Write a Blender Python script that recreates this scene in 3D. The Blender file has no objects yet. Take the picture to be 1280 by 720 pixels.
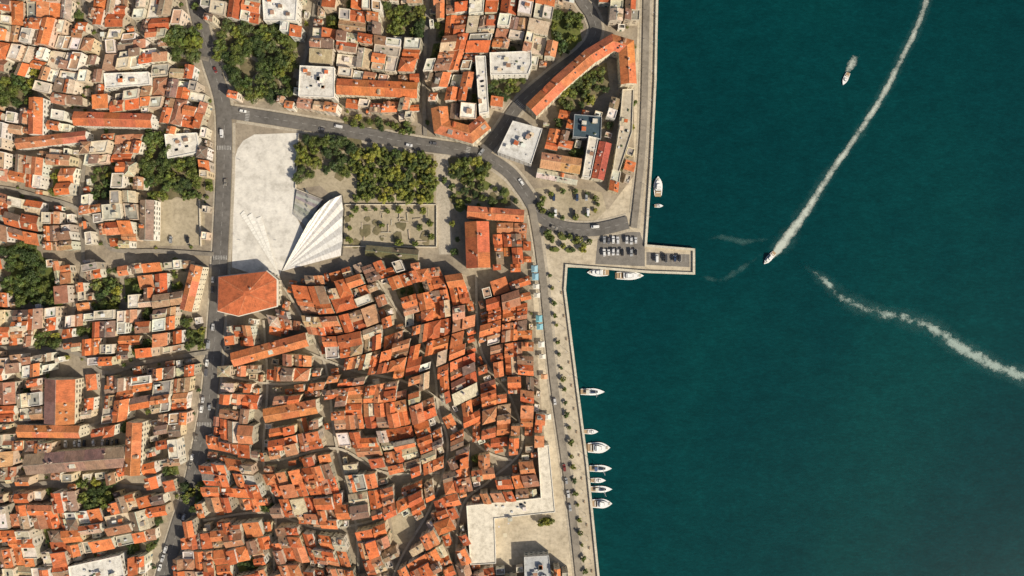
import bpy, math, random
import numpy as np
from mathutils import Vector
random.seed(7); np.random.seed(7)
R=random.random
def U(a,b): return random.uniform(a,b)
H=450.0; S=0.5
def W(px,py,z=0.0):
    k=(H-z)/H
    return ((px-640)*S*k,(360-py)*S*k)
scene=bpy.context.scene
col=scene.collection
# ------------------------------------------------------------------ materials
def newmat(name):
    m=bpy.data.materials.new(name); m.use_nodes=True
    nt=m.node_tree; nt.nodes.clear()
    out=nt.nodes.new('ShaderNodeOutputMaterial'); b=nt.nodes.new('ShaderNodeBsdfPrincipled')
    nt.links.new(b.outputs[0],out.inputs[0])
    return m,nt,b,out
def N(nt,t,**kw):
    n=nt.nodes.new(t)
    for k,v in kw.items(): setattr(n,k,v)
    return n
def noise(nt,vec,scale,detail=4,rough=0.55):
    n=N(nt,'ShaderNodeTexNoise'); n.inputs['Scale'].default_value=scale
    n.inputs['Detail'].default_value=detail; n.inputs['Roughness'].default_value=rough
    if vec is not None: nt.links.new(vec,n.inputs['Vector'])
    return n.outputs['Fac']
def ramp(nt,fac,stops):
    r=N(nt,'ShaderNodeValToRGB'); e=r.color_ramp.elements
    while len(e)<len(stops): e.new(0.5)
    for i,(p,c) in enumerate(stops):
        e[i].position=p; e[i].color=(c[0],c[1],c[2],1) if hasattr(c,'__len__') else (c,c,c,1)
    nt.links.new(fac,r.inputs[0]); return r.outputs[0]
def mixc(nt,a,b,fac=1.0,mode='MULTIPLY'):
    m=N(nt,'ShaderNodeMix',data_type='RGBA',blend_type=mode)
    for s,x in ((m.inputs[6],a),(m.inputs[7],b)):
        if hasattr(x,'links') or hasattr(x,'is_linked'): nt.links.new(x,s)
        else: s.default_value=(x[0],x[1],x[2],1)
    if hasattr(fac,'is_linked'): nt.links.new(fac,m.inputs[0])
    else: m.inputs[0].default_value=fac
    return m.outputs[2]
def bump(nt,b,h,strength=0.3,dist=0.1):
    n=N(nt,'ShaderNodeBump'); n.inputs['Strength'].default_value=strength; n.inputs['Distance'].default_value=dist
    nt.links.new(h,n.inputs['Height']); nt.links.new(n.outputs[0],b.inputs['Normal'])
def mapping(nt,vec,scale,rot=0):
    m=N(nt,'ShaderNodeMapping'); m.inputs['Scale'].default_value=scale; m.inputs['Rotation'].default_value=(0,0,rot)
    nt.links.new(vec,m.inputs['Vector']); return m.outputs[0]
def pos(nt): return N(nt,'ShaderNodeNewGeometry').outputs['Position']

def attr_mat(name,rough=0.85,kind='wall'):
    m,nt,b,o=newmat(name)
    a=N(nt,'ShaderNodeVertexColor',layer_name='Col').outputs[0]
    uv=N(nt,'ShaderNodeUVMap').outputs[0]; p=pos(nt)
    if kind=='roof':
        st=noise(nt,mapping(nt,uv,(1.6,0.35,1)),1.0,5,0.7)
        c=mixc(nt,a,ramp(nt,st,[(0.28,(0.58,0.58,0.58)),(0.52,(1,1,1)),(0.75,(1.28,1.32,1.35))]))
        pt=noise(nt,p,0.22,5,0.65)
        c=mixc(nt,c,ramp(nt,pt,[(0.30,(0.60,0.68,0.74)),(0.52,(1.0,1.0,1.0)),(0.7,(1.12,1.22,1.3))]))
        sp=noise(nt,p,2.2,3,0.8)
        c=mixc(nt,c,ramp(nt,sp,[(0.33,(0.55,0.53,0.5)),(0.45,(1,1,1)),(0.62,(1.0,1.0,1.0)),(0.72,(1.35,1.6,1.75))]))
        wv=N(nt,'ShaderNodeTexWave',wave_type='BANDS',bands_direction='X'); wv.inputs['Scale'].default_value=1.1
        wv.inputs['Distortion'].default_value=0.4
        nt.links.new(uv,wv.inputs['Vector']); bump(nt,b,wv.outputs['Fac'],0.5,0.08)
    elif kind=='wall':
        st=noise(nt,mapping(nt,uv,(0.9,0.2,1)),1.0,4,0.6)
        c=mixc(nt,a,ramp(nt,st,[(0.3,(0.75,0.73,0.7)),(0.6,(1.05,1.05,1.05))]))
        sp=noise(nt,p,1.5,4,0.7); c=mixc(nt,c,ramp(nt,sp,[(0.3,(0.85,0.84,0.82)),(0.6,(1.03,1.03,1.03))]))
    elif kind=='flat':
        st=noise(nt,p,0.35,6,0.7)
        c=mixc(nt,a,ramp(nt,st,[(0.3,(0.6,0.58,0.55)),(0.5,(0.95,0.95,0.95)),(0.7,(1.15,1.15,1.15))]))
        sp=noise(nt,p,2.5,3,0.8); c=mixc(nt,c,ramp(nt,sp,[(0.35,(0.72,0.7,0.68)),(0.5,(1,1,1))]))
    else:
        c=a
    nt.links.new(c,b.inputs['Base Color']); b.inputs['Roughness'].default_value=rough
    return m
M_ROOF=attr_mat('terracotta_tiles',0.85,'roof'); M_WALL=attr_mat('plaster_wall',0.9,'wall')
M_FLAT=attr_mat('flat_roof_screed',0.9,'flat'); M_TRIM=attr_mat('painted_trim',0.5,'trim')
m,nt,b,o=newmat('window_glass'); b.inputs['Base Color'].default_value=(0.025,0.03,0.035,1); b.inputs['Roughness'].default_value=0.12; M_GLASS=m
BM=[M_ROOF,M_WALL,M_FLAT,M_GLASS,M_TRIM]
RO,WA,FL,GL,TR=range(5)

def ground_mat(name,c1,c2,s1=0.05,s2=0.8,speck=None,rough=0.9,joints=None,jc=0.7):
    m,nt,b,o=newmat(name); p=pos(nt)
    c=ramp(nt,noise(nt,p,s1,6,0.65),[(0.3,c1),(0.7,c2)])
    c=mixc(nt,c,ramp(nt,noise(nt,p,s2,5,0.75),[(0.3,(0.68,0.67,0.65)),(0.5,(1,1,1)),(0.7,(1.18,1.18,1.16))]))
    if joints:
        br=N(nt,'ShaderNodeTexBrick'); br.inputs['Scale'].default_value=1.0
        br.inputs['Brick Width'].default_value=joints; br.inputs['Row Height'].default_value=joints*0.5
        br.inputs['Mortar Size'].default_value=0.03
        br.inputs['Color1'].default_value=(1,1,1,1); br.inputs['Color2'].default_value=(0.93,0.92,0.91,1); br.inputs['Mortar'].default_value=(jc,jc,jc*.97,1)
        nt.links.new(p,br.inputs['Vector']); c=mixc(nt,c,br.outputs[0])
    nt.links.new(c,b.inputs['Base Color']); b.inputs['Roughness'].default_value=rough
    bump(nt,b,noise(nt,p,3,4,0.7),0.3,0.05)
    return m
G_GROUND=ground_mat('old_paving',(0.19,0.155,0.115),(0.40,0.34,0.255),0.06,0.5)
G_ASPH=ground_mat('asphalt',(0.095,0.088,0.08),(0.17,0.157,0.142),0.05,0.35)
G_ASPH2=ground_mat('asphalt_parking',(0.14,0.128,0.112),(0.23,0.21,0.185),0.05,0.35)
G_LANE=ground_mat('lane_paving',(0.17,0.15,0.125),(0.30,0.265,0.215),0.05,0.35)
G_PAVE=ground_mat('pavement_stone',(0.38,0.335,0.26),(0.52,0.46,0.37),0.1,0.7,joints=1.6)
G_PROM=ground_mat('promenade_stone',(0.40,0.34,0.245),(0.62,0.54,0.41),0.05,0.35,joints=4,jc=.8)
G_QUAY=ground_mat('quay_edge_stone',(0.5,0.46,0.36),(0.66,0.61,0.5),0.1,0.7,joints=2.5)
G_PLAZA=ground_mat('white_plaza_stone',(0.60,0.57,0.51),(0.75,0.72,0.66),0.035,0.15,joints=1.2,jc=0.92)
G_YARD=ground_mat('sandy_yard',(0.28,0.235,0.155),(0.47,0.40,0.285),0.06,0.5)
G_SOIL=ground_mat('dry_soil',(0.09,0.085,0.038),(0.26,0.21,0.12),0.08,0.6)
G_GRASS=ground_mat('grass',(0.07,0.095,0.02),(0.15,0.16,0.04),0.08,0.6)
m,nt,b,o=newmat('road_paint'); nt.links.new(ramp(nt,noise(nt,pos(nt),1.5,4,.7),[(0.35,(0.2,0.19,0.18)),(0.6,(0.5,0.49,0.46))]),b.inputs['Base Color']); b.inputs['Roughness'].default_value=0.7; G_PAINT=m

def leafmat(name,c):
    m,nt,b,o=newmat(name)
    a=N(nt,'ShaderNodeVertexColor',layer_name='Col').outputs[0]
    oi=N(nt,'ShaderNodeObjectInfo')
    r=ramp(nt,oi.outputs['Random'],[(0,(0.55,0.70,0.7)),(0.3,(0.85,0.93,0.9)),(0.65,(1.1,1.1,0.9)),(1,(1.6,1.4,0.85))])
    cc=mixc(nt,mixc(nt,a,r),c)
    nt.links.new(cc,b.inputs['Base Color']); b.inputs['Roughness'].default_value=0.6
    return m
M_LEAF=leafmat('leaves',(1.0,1.0,1))
m,nt,b,o=newmat('bark'); b.inputs['Roughness'].default_value=0.9
nt.links.new(ramp(nt,noise(nt,pos(nt),4),[(0.3,(0.06,0.04,0.03)),(0.7,(0.16,0.12,0.08))]),b.inputs['Base Color']); M_BARK=m

# ------------------------------------------------------------------ mesh builder
class MB:
    def __init__(s): s.v=[];s.f=[];s.m=[];s.c=[];s.uv=[]
    def face(s,pts,mat,c):
        i=len(s.v); n=len(pts); s.v+=[tuple(p) for p in pts]; s.f.append(tuple(range(i,i+n))); s.m.append(mat)
        a=pts[0]; b=pts[1]; d=pts[2]
        ux,uy,uz=b[0]-a[0],b[1]-a[1],b[2]-a[2]; l=math.sqrt(ux*ux+uy*uy+uz*uz) or 1; ux/=l;uy/=l;uz/=l
        wx,wy,wz=d[0]-a[0],d[1]-a[1],d[2]-a[2]
        nx,ny,nz=uy*wz-uz*wy,uz*wx-ux*wz,ux*wy-uy*wx; l=math.sqrt(nx*nx+ny*ny+nz*nz) or 1; nx/=l;ny/=l;nz/=l
        vx,vy,vz=ny*uz-nz*uy,nz*ux-nx*uz,nx*uy-ny*ux
        for p in pts:
            s.uv+=[p[0]*ux+p[1]*uy+p[2]*uz,p[0]*vx+p[1]*vy+p[2]*vz]
            s.c+=[c[0],c[1],c[2],1.0]
    def box(s,x,y,z,sx,sy,sz,ang,mat,c,top=None,topm=None):
        ca,sa=math.cos(ang),math.sin(ang)
        P=[(x+ca*a*sx/2-sa*b*sy/2,y+sa*a*sx/2+ca*b*sy/2) for a,b in ((-1,-1),(1,-1),(1,1),(-1,1))]
        s.prism(P,z,z+sz,mat,c,top,topm)
    def prism(s,P,z0,z1,mat,c,top=None,topm=None,bottom=False):
        n=len(P)
        for i in range(n):
            a=P[i];b=P[(i+1)%n]
            s.face([(a[0],a[1],z0),(b[0],b[1],z0),(b[0],b[1],z1),(a[0],a[1],z1)],mat,c)
        s.face([(p[0],p[1],z1) for p in P],mat if topm is None else topm,top or c)
        if bottom: s.face([(p[0],p[1],z0) for p in reversed(P)],mat,c)
    def obj(s,name,mats=BM,loc=None):
        me=bpy.data.meshes.new(name); me.from_pydata(s.v,[],s.f)
        for m in mats: me.materials.append(m)
        me.polygons.foreach_set('material_index',s.m)
        u=me.uv_layers.new(name='UVMap'); u.data.foreach_set('uv',s.uv)
        c=me.color_attributes.new(name='Col',type='FLOAT_COLOR',domain='CORNER'); c.data.foreach_set('color',s.c)
        me.update()
        ob=bpy.data.objects.new(name,me); col.objects.link(ob)
        return ob
def lerp(a,b,t): return tuple(a[i]+(b[i]-a[i])*t for i in range(len(a)))
def area(P):
    return 0.5*sum(P[i][0]*P[(i+1)%len(P)][1]-P[(i+1)%len(P)][0]*P[i][1] for i in range(len(P)))
def ccw(P): return list(P) if area(P)>0 else list(reversed(P))
def inset(P,d):
    n=len(P); out=[]
    for i in range(n):
        a=P[i-1];b=P[i];c=P[(i+1)%n]
        e1=Vector((b[0]-a[0],b[1]-a[1])).normalized(); e2=Vector((c[0]-b[0],c[1]-b[1])).normalized()
        n1=Vector((-e1.y,e1.x)); n2=Vector((-e2.y,e2.x)); m=(n1+n2)
        if m.length<1e-4: m=n1
        m.normalize(); k=d/max(0.35,m.dot(n1)); out.append((b[0]+m.x*k,b[1]+m.y*k))
    return out
SHUT=[(0.05,0.12,0.07),(0.14,0.07,0.035),(0.1,0.16,0.2),(0.3,0.28,0.24),(0.07,0.1,0.06)]
def windows(mb,a,b,z0,z1,wc,storey=3.0,door=False):
    L=math.hypot(b[0]-a[0],b[1]-a[1])
    if L<2.4: return
    dx,dy=(b[0]-a[0])/L,(b[1]-a[1])/L; nx,ny=dy,-dx
    n=max(1,int(L/3.0)); ns=max(1,int((z1-z0)/storey)); sh=random.choice(SHUT); us=R()<0.6
    fr=(min(1,wc[0]*1.15),min(1,wc[1]*1.15),min(1,wc[2]*1.15))
    def rect(c,w,zb,zt,off,mat,cc):
        x0,y0=a[0]+dx*(c-w/2)+nx*off,a[1]+dy*(c-w/2)+ny*off
        x1,y1=a[0]+dx*(c+w/2)+nx*off,a[1]+dy*(c+w/2)+ny*off
        mb.face([(x0,y0,zb),(x1,y1,zb),(x1,y1,zt),(x0,y0,zt)],mat,cc)
    for k in range(ns):
        zb=z0+k*storey+0.95
        if zb+1.5>z1: break
        for i in range(n):
            c=(i+0.5)*L/n
            if door and k==0 and i==n//2:
                rect(c,1.3,z0,z0+2.2,0.03,TR,sh); continue
            if R()<0.12: continue
            rect(c,1.15,zb-0.12,zb+1.4,0.02,TR,fr); rect(c,0.85,zb,zb+1.28,0.04,GL,(0,0,0))
            if us:
                rect(c-0.72,0.42,zb,zb+1.28,0.06,TR,sh); rect(c+0.72,0.42,zb,zb+1.28,0.06,TR,sh)
ROOFS_BRIGHT=[(0.62,0.155,0.045),(0.55,0.13,0.04),(0.65,0.19,0.065),(0.47,0.11,0.036),(0.60,0.175,0.058),(0.57,0.21,0.09)]
ROOFS_DULL=[(0.36,0.16,0.09),(0.29,0.155,0.095),(0.42,0.24,0.14),(0.45,0.19,0.095),(0.33,0.21,0.135),(0.22,0.135,0.095),(0.50,0.36,0.23),(0.48,0.24,0.13),(0.52,0.42,0.30)]
WALLS=[(0.70,0.62,0.48),(0.76,0.71,0.60),(0.58,0.51,0.39),(0.48,0.42,0.33),(0.68,0.56,0.38),(0.78,0.74,0.67),(0.66,0.59,0.48),(0.66,0.51,0.38),(0.76,0.72,0.63)]
FLATS=[(0.46,0.42,0.35),(0.62,0.56,0.46),(0.33,0.30,0.26),(0.48,0.31,0.2),(0.72,0.68,0.60),(0.42,0.39,0.34),(0.56,0.49,0.38),(0.68,0.62,0.51),(0.74,0.71,0.65)]
def jit(c,a=0.12):
    k=1+U(-a,a); return tuple(min(0.9,max(0.01,x*k*(1+U(-a,a)*0.4))) for x in c)
def roofcol(pb):
    return jit(random.choice(ROOFS_BRIGHT),0.16) if R()<pb else jit(random.choice(ROOFS_DULL),0.2)
def chimney(mb,x,y,z,ang):
    sx,sy,hh=U(0.7,1.3),U(0.5,0.8),U(1.0,1.8)
    c=jit(random.choice([(0.6,0.57,0.5),(0.5,0.42,0.34),(0.7,0.68,0.64)]))
    mb.box(x,y,z-0.9,sx,sy,hh+0.9,ang,WA,c); mb.box(x,y,z+hh+0.003,sx+0.25,sy+0.25,0.14,ang,TR,(c[0]*0.8,c[1]*0.8,c[2]*0.8))
    mb.box(x,y,z+hh+0.15,sx*0.5,sy*0.5,0.3,ang,RO,(0.4,0.14,0.07))
def slab(mb,pts,c,th=0.18):
    mb.face([(p[0],p[1],p[2]+th) for p in pts],RO,c)
    n=len(pts)
    for i in range(n):
        a=pts[i];b=pts[(i+1)%n]
        mb.face([(a[0],a[1],a[2]),(b[0],b[1],b[2]),(b[0],b[1],b[2]+th),(a[0],a[1],a[2]+th)],RO,(c[0]*0.8,c[1]*0.8,c[2]*0.8))
    mb.face([(p[0],p[1],p[2]) for p in reversed(pts)],TR,(0.3,0.25,0.2))
def roofstuff(mb,q,h,A,B,rz,ang,nch):
    for _ in range(nch):
        s,t=U(0.1,0.9),U(0.35,0.95); side=R()<0.5
        e=lerp(q[0],q[1],s) if side else lerp(q[3],q[2],s)
        r=lerp(B,A,s); p=lerp(e,r,t); chimney(mb,p[0],p[1],h+(rz-h)*t,ang)
    for _ in range(random.choice([0,0,1,2])):
        s,t=U(0.15,0.8),U(0.3,0.65); side=R()<0.5
        def P(s,t):
            e=lerp(q[0],q[1],s) if side else lerp(q[3],q[2],s)
            p=lerp(e,lerp(B,A,s),t); return (p[0],p[1],h+(rz-h)*t+0.26)
        L=math.hypot(q[1][0]-q[0][0],q[1][1]-q[0][1]); ds=0.9/max(L,3); wd=math.hypot(B[0]-q[0][0],B[1]-q[0][1]); dt=1.1/max(wd,2)
        pts=[P(s,t),P(s+ds,t),P(s+ds,t+dt),P(s,t+dt)]
        if not side: pts=pts[::-1]
        mb.face(pts,GL,(0,0,0))
    wd=math.hypot(B[0]-q[0][0],B[1]-q[0][1])
    if R()<0.16 and wd>2.6:
        s=U(0.25,0.75); side=R()<0.5; e=lerp(q[0],q[1],s) if side else lerp(q[3],q[2],s); p=lerp(e,lerp(B,A,s),0.55)
        c=jit(random.choice(WALLS)); z=h+(rz-h)*0.2
        mb.box(p[0],p[1],z,U(2.2,3.6),U(2,2.8),(rz-h)*0.5+0.6,ang,WA,c,top=jit(random.choice(FLATS)),topm=FL)
    if R()<0.22:
        s,t=U(0.25,0.75),0.35; side=R()<0.5
        e=lerp(q[0],q[1],s) if side else lerp(q[3],q[2],s)
        p=lerp(e,lerp(B,A,s),t+0.1); z=h+(rz-h)*t
        wc=jit(WALLS[1])
        L=min(2.6,wd*0.9)
        ca,sa=math.cos(ang),math.sin(ang)
        mb.box(p[0],p[1],z-0.5,1.8,L,1.7,ang,WA,wc)
        cr=roofcol(0.7); zt=z+1.22
        def Q(a,b,zz): return (p[0]+ca*a-sa*b,p[1]+sa*a+ca*b,zz)
        slab(mb,[Q(-1.1,-L/2-.2,zt),Q(0,-L/2-.2,zt+.5),Q(0,L/2+.2,zt+.5),Q(-1.1,L/2+.2,zt)],cr,0.12)
        slab(mb,[Q(0,-L/2-.2,zt+.5),Q(1.1,-L/2-.2,zt),Q(1.1,L/2+.2,zt),Q(0,L/2+.2,zt+.5)],cr,0.12)
def flatroof(mb,P,h,wc,fc,stuff=True):
    hp=h+U(0.5,1.0); I=inset(P,0.3); n=len(P)
    for i in range(n):
        a,b=P[i],P[(i+1)%n]; c,d=I[i],I[(i+1)%n]
        mb.face([(a[0],a[1],0),(b[0],b[1],0),(b[0],b[1],hp),(a[0],a[1],hp)],WA,wc)
        mb.face([(a[0],a[1],hp),(b[0],b[1],hp),(d[0],d[1],hp),(c[0],c[1],hp)],TR,(wc[0]*1.05,wc[1]*1.05,wc[2]*1.05))
        mb.face([(d[0],d[1],h),(c[0],c[1],h),(c[0],c[1],hp),(d[0],d[1],hp)],WA,wc)
    mb.face([(p[0],p[1],h) for p in I],FL,fc)
    if not stuff: return
    cx=sum(p[0] for p in P)/n; cy=sum(p[1] for p in P)/n
    ang=math.atan2(P[1][1]-P[0][1],P[1][0]-P[0][0]); A=abs(area(P))
    k=min(16,max(1,int(A/25)))
    for _ in range(k):
        i=random.randrange(n); p=lerp((cx,cy),P[i],U(0.05,0.62)); r=R()
        if r<0.35: mb.box(p[0],p[1],h,U(0.8,1.4),U(0.5,1),U(0.6,1.1),ang,TR,jit((0.6,0.6,0.6)))
        elif r<0.55 and A>45:
            mb.box(p[0],p[1],h,U(2,3.4),U(2,2.8),2.4,ang,WA,wc,top=roofcol(0.7) if R()<.5 else jit(random.choice(FLATS)),topm=RO)
        elif r<0.7: mb.box(p[0],p[1],h+0.3,U(1,2.2),U(0.9,1.2),0.12,ang,GL,(0,0,0))
        elif r<0.87: mb.box(p[0],p[1],h+2.1,U(2,3),U(1.8,2.5),0.1,ang,TR,jit(random.choice([(0.7,0.68,0.62),(0.6,0.5,0.35),(0.35,0.2,0.12)])))
        else: mb.box(p[0],p[1],h,U(.8,2),U(.5,.8),0.7,ang,FL,(0.06,0.1,0.03))
def house(q,h,pb=0.65,pflat=0.1,name='terracotta_roof_house',wc=None,rc=None):
    q=ccw(q); mb=MB()
    l0=math.dist(q[0],q[1])+math.dist(q[2],q[3]); l1=math.dist(q[1],q[2])+math.dist(q[3],q[0])
    if l1>l0: q=q[1:]+q[:1]; l0,l1=l1,l0
    if l0/l1<1.25 and R()<0.4: q=q[1:]+q[:1]; l0,l1=l1,l0
    wc=wc or jit(random.choice(WALLS),0.1)
    rc=rc or roofcol(pb)
    rc2=rc if R()<0.66 else roofcol(pb)
    ang=math.atan2(q[1][1]-q[0][1],q[1][0]-q[0][0]); r=R()
    if r<pflat:
        flatroof(mb,q,h,wc,jit(random.choice(FLATS),0.15))
        for i in range(4): windows(mb,q[i],q[(i+1)%4],0,h,wc,door=(i==0))
        return mb.obj('flat_roof_house')
    for i in range(4):
        a,b=q[i],q[(i+1)%4]
        mb.face([(a[0],a[1],0),(b[0],b[1],0),(b[0],b[1],h),(a[0],a[1],h)],WA,wc)
        windows(mb,a,b,0,h,wc,door=(i==0))
    o=U(0.15,0.4); E=inset(q,-o); w=l1/4; slope=math.tan(math.radians(U(18,30)))
    A=lerp(q[1],q[2],0.5); B=lerp(q[3],q[0],0.5); zo=h-o*slope+0.03
    if r<pflat+0.15 and w<5.5:
        rz=h+2*w*slope*0.6
        mb.face([(q[1][0],q[1][1],h),(q[2][0],q[2][1],h),(q[2][0],q[2][1],rz)],WA,wc)
        mb.face([(q[3][0],q[3][1],h),(q[0][0],q[0][1],h),(q[3][0],q[3][1],rz)],WA,wc)
        mb.face([(q[2][0],q[2][1],h),(q[3][0],q[3][1],h),(q[3][0],q[3][1],rz),(q[2][0],q[2][1],rz)],WA,wc)
        slab(mb,[(*E[0],zo),(*E[1],zo),(*E[2],rz+0.1),(*E[3],rz+0.1)],rc)
        p=lerp(lerp(q[0],q[1],U(.2,.8)),lerp(q[3],q[2],.5),U(.5,.8)); chimney(mb,p[0],p[1],rz,ang)
        return mb.obj(name)
    rz=h+w*slope; AE=lerp(E[1],E[2],0.5); BE=lerp(E[3],E[0],0.5)
    if r<pflat+0.29 and w>3:
        t=min(0.47,w*0.95/(l0/2)); A2=lerp(A,B,t); B2=lerp(B,A,t)
        zr=rz+0.03
        slab(mb,[(*E[0],zo),(*E[1],zo),(*A2,zr),(*B2,zr)],rc)
        slab(mb,[(*E[1],zo),(*E[2],zo),(*A2,zr)],rc2)
        slab(mb,[(*E[2],zo),(*E[3],zo),(*B2,zr),(*A2,zr)],rc2)
        slab(mb,[(*E[3],zo),(*E[0],zo),(*B2,zr)],rc)
        ridge(mb,(*B2,zr+.18),(*A2,zr+.18),rc)
        for (p,e) in ((A2,E[1]),(A2,E[2]),(B2,E[3]),(B2,E[0])): ridge(mb,(*e,zo+.18),(*p,zr+.18),rc)
        if R()<.8: chimney(mb,A2[0]+U(-1,1),A2[1]+U(-1,1),rz-0.5,ang)
        return mb.obj(name)
    mb.face([(*q[1],h),(*q[2],h),(*A,rz)],WA,wc); mb.face([(*q[3],h),(*q[0],h),(*B,rz)],WA,wc)
    zr=rz+0.03
    slab(mb,[(*E[0],zo),(*E[1],zo),(*AE,zr),(*BE,zr)],rc)
    slab(mb,[(*E[2],zo),(*E[3],zo),(*BE,zr),(*AE,zr)],rc2)
    ridge(mb,(*BE,zr+.18),(*AE,zr+.18),rc)
    roofstuff(mb,q,h,A,B,rz,ang,random.choice([0,1,1,2,2,3]))
    return mb.obj(name)
def ridge(mb,a,b,c):
    c=(min(.8,c[0]*1.05),min(.8,c[1]*1.35+.02),min(.8,c[2]*1.5+.02))
    d=Vector((b[0]-a[0],b[1]-a[1],0))
    if d.length<0.3: return
    d.normalize(); n=Vector((-d.y,d.x,0))*0.22
    T=0.11
    L0=(a[0]+n.x,a[1]+n.y,a[2]-0.02);L1=(b[0]+n.x,b[1]+n.y,b[2]-0.02);R0=(a[0]-n.x,a[1]-n.y,a[2]-0.02);R1=(b[0]-n.x,b[1]-n.y,b[2]-0.02)
    M0=(a[0],a[1],a[2]+T);M1=(b[0],b[1],b[2]+T)
    mb.face([R0,R1,M1,M0],RO,c); mb.face([L1,L0,M0,M1],RO,c)
def offset_line(P,d):
    out=[]
    for i,p in enumerate(P):
        ds=[]
        if i>0: ds.append((Vector(P[i])-Vector(P[i-1])).normalized())
        if i<len(P)-1: ds.append((Vector(P[i+1])-Vector(P[i])).normalized())
        n=[Vector((-e.y,e.x)) for e in ds]; m=sum(n,Vector((0,0))).normalized(); k=d/max(0.4,m.dot(n[0]))
        out.append((p[0]+m.x*k,p[1]+m.y*k))
    return out
def wing(pts,width,h,rc,wc,rc2=None,pitch=24,name='terracotta_roof_building',nch=4):
    P=[W(*p,h) for p in pts]; mb=MB(); rc2=rc2 or rc
    ext=0.35
    L=offset_line(P,width/2); Rr=offset_line(P,-width/2); EL=offset_line(P,width/2+ext); ER=offset_line(P,-width/2-ext)
    sl=math.tan(math.radians(pitch)); rz=h+width/2*sl; zo=h-ext*sl+.03; zr=rz+.03
    n=len(P)
    for i in range(n-1):
        mb.face([(*Rr[i],0),(*Rr[i+1],0),(*Rr[i+1],h),(*Rr[i],h)],WA,wc); windows(mb,Rr[i],Rr[i+1],0,h,wc)
        mb.face([(*L[i+1],0),(*L[i],0),(*L[i],h),(*L[i+1],h)],WA,wc); windows(mb,L[i+1],L[i],0,h,wc)
        ns=max(1,int(math.dist(P[i],P[i+1])/U(8,13)))
        for s in range(ns):
            a,b2=s/ns,(s+1)/ns; k1=U(.78,1.12); c1=(rc[0]*k1,rc[1]*k1*U(.95,1.25),rc[2]*k1*U(.95,1.4)); k2=U(.78,1.12); c2=(rc2[0]*k2,rc2[1]*k2*U(.95,1.25),rc2[2]*k2*U(.95,1.4))
            e0,e1=lerp(ER[i],ER[i+1],a),lerp(ER[i],ER[i+1],b2); p0,p1=lerp(P[i],P[i+1],a),lerp(P[i],P[i+1],b2); f0,f1=lerp(EL[i],EL[i+1],a),lerp(EL[i],EL[i+1],b2)
            slab(mb,[(*e0,zo),(*e1,zo),(*p1,zr),(*p0,zr)],c1)
            slab(mb,[(*f1,zo),(*f0,zo),(*p0,zr),(*p1,zr)],c2)
        ridge(mb,(*P[i],zr+.18),(*P[i+1],zr+.18),rc)
        ang=math.atan2(P[i+1][1]-P[i][1],P[i+1][0]-P[i][0])
        q=[Rr[i],Rr[i+1],L[i+1],L[i]]
        roofstuff(mb,q,h,P[i+1],P[i],rz,ang,nch if n<4 else 2)
    for (a,b,c) in ((L[0],Rr[0],P[0]),(Rr[-1],L[-1],P[-1])):
        mb.face([(*a,0),(*b,0),(*b,h),(*a,h)],WA,wc); mb.face([(*a,h),(*b,h),(*c,rz)],WA,wc); windows(mb,a,b,0,h,wc)
    return mb.obj(name)
def flatb(pts,h,wc,fc,name='flat_roof_building',stuff=True):
    P=ccw([W(*p,h) for p in pts]); mb=MB(); flatroof(mb,P,h,wc,fc,stuff)
    for i in range(len(P)): windows(mb,P[i],P[(i+1)%len(P)],0,h,wc)
    return mb.obj(name)
def hipb(pts,h,rise,k,rc,wc,name='hip_roof_building'):
    P=ccw([W(*p,h) for p in pts]); mb=MB(); n=len(P); c=(sum(p[0] for p in P)/n,sum(p[1] for p in P)/n)
    E=inset(P,-0.4); T=[lerp(c,p,k) for p in P]
    for i in range(n):
        j=(i+1)%n
        mb.face([(*P[i],0),(*P[j],0),(*P[j],h),(*P[i],h)],WA,wc); windows(mb,P[i],P[j],0,h,wc)
        slab(mb,[(*E[i],h),(*E[j],h),(*T[j],h+rise),(*T[i],h+rise)],jit(rc,.07))
        ridge(mb,(*E[i],h+.18),(*T[i],h+rise+.18),rc)
    mb.face([(*t,h+rise+.19) for t in T],RO,rc)
    Q=inset(P,-0.9)
    for i in range(n):
        j=(i+1)%n
        mb.face([(*Q[i],h-1.2),(*Q[j],h-1.2),(*Q[j],h-.5),(*Q[i],h-.5)],TR,(0.7,0.66,0.58))
        mb.face([(*Q[i],h-.5),(*Q[j],h-.5),(*P[j],h-.45),(*P[i],h-.45)],TR,(0.7,0.66,0.56))
    chimney(mb,c[0]+2,c[1]+3,h+rise*0.8,0.2)
    return mb.obj(name)

# ------------------------------------------------------------------ plan raster
OX,OY=-100,-100; GW,GH=1000,930
yy,xx=np.mgrid[0:GH,0:GW]; PX=xx+OX+0.5; PY=yy+OY+0.5
def inpoly(poly):
    r=np.zeros((GH,GW),bool); n=len(poly)
    for i in range(n):
        x1,y1=poly[i];x2,y2=poly[(i+1)%n]
        if y1==y2: continue
        c=((y1>PY)!=(y2>PY))&(PX<(x2-x1)*(PY-y1)/(y2-y1)+x1); r^=c
    return r
def smooth(P,n=8):
    out=[]; Q=[P[0]]+list(P)+[P[-1]]
    for i in range(1,len(Q)-2):
        a,b,c,d=Q[i-1],Q[i],Q[i+1],Q[i+2]
        for k in range(n):
            t=k/n
            out.append(tuple(0.5*((2*b[j])+(-a[j]+c[j])*t+(2*a[j]-5*b[j]+4*c[j]-d[j])*t*t+(-a[j]+3*b[j]-3*c[j]+d[j])*t**3) for j in range(len(b))))
    out.append(tuple(P[-1])); return out
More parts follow.
